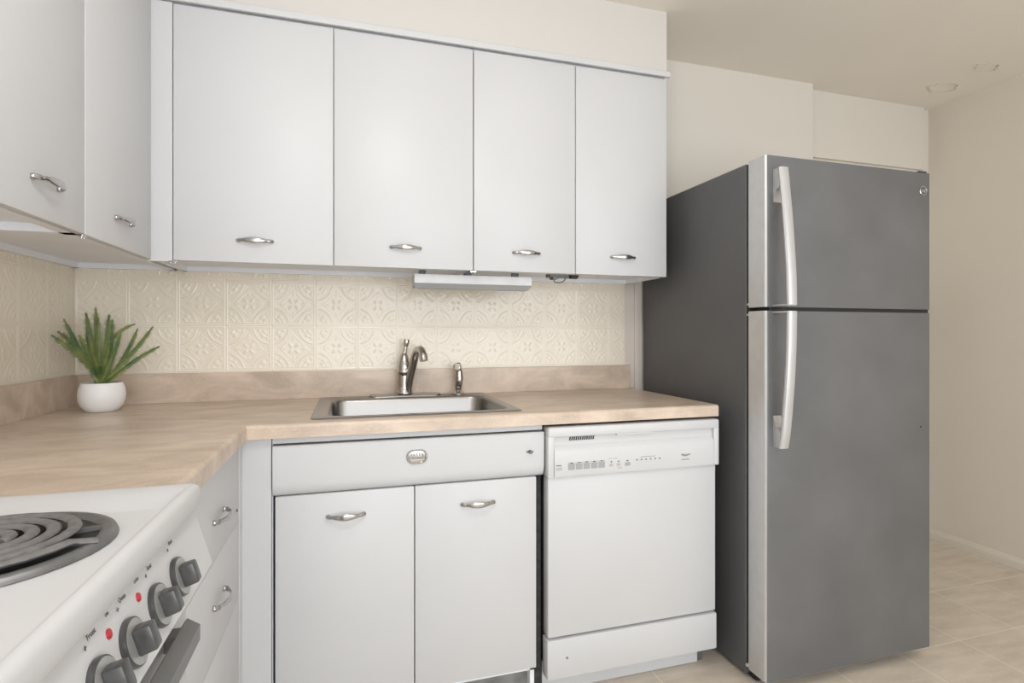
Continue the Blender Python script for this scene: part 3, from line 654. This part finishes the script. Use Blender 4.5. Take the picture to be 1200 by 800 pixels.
def ptext(s, y, h, size): text('lettering', s, size, INK, fa, Matrix.Translation(onp(y, h)+nrm*0.0006) @ PM, 0.0001, 'CENTER')
for s, y in (('Rear', -1.400), ('Rear', -1.482), ('Oven', -1.566), ('Front', -1.640)): ptext(s, y+0.012, 0.86, 0.008); ptext('+', y-0.004, 0.79, 0.011)
ptext('OVEN', -1.512, 0.88, 0.005); ptext('ON', -1.592, 0.88, 0.005)
part('oven_door', bx(0.655, 0.672, RFr+0.01, RB-0.006, 0.22, 0.765, bev=0.004), WHITE, rg, True, 40)
b = prism(B(), [(0.6855, 0.728), (0.6885, 0.737), (0.6915, 0.740), (0.7085, 0.7285), (0.7085, 0.706), (0.6855, 0.706)], RFr+0.06, -1.335, 'y'); oh = part('oven_handle', b, OVENH, rg, label='dark grey bar handle')
for y in (-1.36, RFr+0.085): part('standoff', bx(0.671, 0.690, y-0.015, y+0.015, 0.712, 0.732), OVENH, oh)
part('storage_drawer', bx(0.655, 0.668, RFr+0.01, RB-0.006, FZ+0.03, 0.21, bev=0.004), WHITE, rg, True, 40)

# ------------------------------------------------------------ potted plant
px_, py_ = 0.158, -0.195
pp = thing('potted_plant', (px_, py_, CT), 'small spiky fern in a round white ceramic pot in the counter corner', 'plant')
prof_ = [(0.0, 0.0), (0.040, 0.0), (0.044, 0.002), (0.055, 0.016), (0.0625, 0.036), (0.064, 0.054), (0.0605, 0.076), (0.055, 0.090), (0.0535, 0.092), (0.051, 0.091), (0.054, 0.080), (0.056, 0.070), (0.0, 0.070)]
part('pot', lathe(B(), prof_, (px_, py_, CT+0.0005), 48), POT, pp, True, 50)
part('soil', lathe(B(), [(0.0, 0.085), (0.03, 0.084), (0.0545, 0.081), (0.0545, 0.072), (0, 0.072)], (px_, py_, CT), 32), SOIL, pp, True)
def frond(base, tip, width, bend, seed):
    rnd = random.Random(seed); base = Vector(base); tip = Vector(tip); mid = (base+tip)/2+Vector(bend)
    C_ = [base.lerp(mid, t).lerp(mid.lerp(tip, t), t) for t in [i/40 for i in range(41)]]
    view = Vector((0.3, -1, 0.35)).normalized(); view.rotate(Matrix.Rotation(rnd.uniform(-0.5, 0.5), 3, 'Z'))
    b = B()
    tube(b, [tuple(c) for c in C_[::4]], lambda t: (0.0014*(1-0.6*t), 0.0014*(1-0.6*t)), 6, k=2)
    vs = []
    for i in range(0, 41, 2):
        t = i/40; d = (C_[min(40, i+1)]-C_[max(0, i-1)]).normalized(); sd = d.cross(view).normalized(); nn = sd.cross(d)
        wd = 0.50*width*(math.sin(PI*min(1, 0.20+t*0.62))**0.8)*(1 if t < 0.88 else (max(0.02, 1.0-t)/0.12)**0.7)
        vs.append([b.verts.new(C_[i]+sd*wd-nn*wd*0.2), b.verts.new(C_[i]+nn*0.0012), b.verts.new(C_[i]-sd*wd-nn*wd*0.2), b.verts.new(C_[i]-nn*0.0010)])
    for A_, B_ in zip(vs, vs[1:]):
        for j in range(4): b.faces.new((A_[j], A_[(j+1) % 4], B_[(j+1) % 4], B_[j]))
    for k_ in range(32):
        i = 1+int(round(k_*1.22)); t = i/40; d = (C_[i+1]-C_[i-1]).normalized(); s = d.cross(view).normalized(); nn = s.cross(d)
        wd = 1.1*width*(math.sin(PI*min(1, 0.20+t*0.62))**0.8)*(1 if t < 0.88 else ((1.03-t)/0.15)**0.7)
        for sg in (-1, 1):
            a = C_[i]; o1 = a+s*sg*wd+d*wd*0.55+nn*0.0016*rnd.uniform(-1, 1)-nn*wd*0.18
            hw = 0.0016
            v = [b.verts.new(a-d*hw), b.verts.new(a+d*hw), b.verts.new(o1*0.55+a*0.45+d*hw*0.8+nn*0.0006), b.verts.new(o1), b.verts.new(o1*0.55+a*0.45-d*hw*0.9+nn*0.0006)]
            v2 = [b.verts.new(q.co-nn*0.0007) for q in v]
            b.faces.new(v); b.faces.new(v2[::-1])
            for j in range(5): b.faces.new((v[j], v2[j], v2[(j+1) % 5], v[(j+1) % 5]))
    bmesh.ops.recalc_face_normals(b, faces=b.faces)
    return b
tips = [((0.030, 1.160), -0.215, 0.0125, (0.01, 0, 0.015)), ((0.024, 1.172), -0.165, 0.012, (0.015, 0, 0.030)), ((0.048, 1.212), -0.18, 0.0125, (-0.006, 0, 0.0)),
        ((0.085, 1.150), -0.245, 0.0145, (-0.012, 0, 0.02)), ((0.100, 1.205), -0.15, 0.013, (-0.012, 0, 0.0)), ((0.112, 1.232), -0.19, 0.0145, (-0.010, 0, 0)),
        ((0.131, 1.250), -0.17, 0.014, (-0.006, 0, 0)), ((0.149, 1.215), -0.20, 0.014, (0.0, 0, 0)), ((0.166, 1.212), -0.14, 0.013, (0.006, 0, 0)),
        ((0.181, 1.226), -0.205, 0.0155, (0.010, 0, 0)), ((0.250, 1.196), -0.19, 0.0095, (-0.055, 0, 0.065)), ((0.243, 1.182), -0.15, 0.011, (0.012, 0, -0.01)),
        ((0.303, 1.188), -0.20, 0.0125, (0.010, 0, -0.016)), ((0.318, 1.122), -0.185, 0.0115, (-0.015, 0, 0.012)), ((0.158, 1.120), -0.275, 0.0155, (0, -0.012, 0.02)),
        ((0.224, 1.178), -0.235, 0.0115, (0.01, 0, -0.006)), ((0.118, 1.16), -0.25, 0.013, (-0.01, 0, 0.0)), ((0.20, 1.14), -0.255, 0.012, (0.0, 0, 0.0))]
for i, ((tx, tz), ty, wd, bd_) in enumerate(tips):
    a = i*2.4; bpt = (px_+0.011*math.cos(a), py_+0.011*math.sin(a), CT+0.082)
    part('leaf', frond(bpt, (tx, ty, tz), wd, bd_, i), LEAF, pp)

# ------------------------------------------------------------ peeling plaster patches on the ceiling
def patch(cx_, cy_, rx, ry, seed):
    rnd = random.Random(seed); b = B(); n = 22
    out = []
    for i in range(n):
        a = 2*PI*i/n; k = rnd.uniform(0.75, 1.1); out.append((cx_+rx*k*math.cos(a), cy_+ry*k*math.sin(a)))
    lo_ = [b.verts.new((x, y, ZC+0.0005)) for x, y in out]; hi_ = [b.verts.new((x, y, ZC-rnd.uniform(0.002, 0.006))) for x, y in out]
    c2_ = [b.verts.new((cx_+(x-cx_)*0.88, cy_+(y-cy_)*0.88, ZC+0.0003)) for x, y in out]
    for A_, B_ in ((lo_, hi_), (hi_, c2_)):
        for i in range(n): b.faces.new((A_[i], B_[i], B_[(i+1) % n], A_[(i+1) % n]))
    bmesh.ops.recalc_face_normals(b, faces=b.faces); return b
for i, (cx_, cy_, rx, ry) in enumerate(((3.915, -0.165, 0.085, 0.05), (3.895, -0.385, 0.075, 0.035))):
    o = struct('trim_%d' % (4+i), patch(cx_, cy_, rx, ry, i), CRACK)

# pendant fitting above the ceiling lamp's light
LX, LY = 0.98, -1.80
cl = thing('ceiling_lamp', (LX, LY, ZC), 'small white pendant lamp on a short stem over the middle of the kitchen', 'lamp')
part('canopy', lathe(B(), [(0.06, 0), (0.06, -0.012), (0.02, -0.03), (0, -0.03)], (LX, LY, ZC), 32), PLASTIC, cl, True, 40)
part('stem', lathe(B(), [(0.006, -0.028), (0.006, -0.10), (0.02, -0.105), (0.02, -0.112), (0, -0.112)], (LX, LY, ZC), 16), CHROME, cl, True, 40)
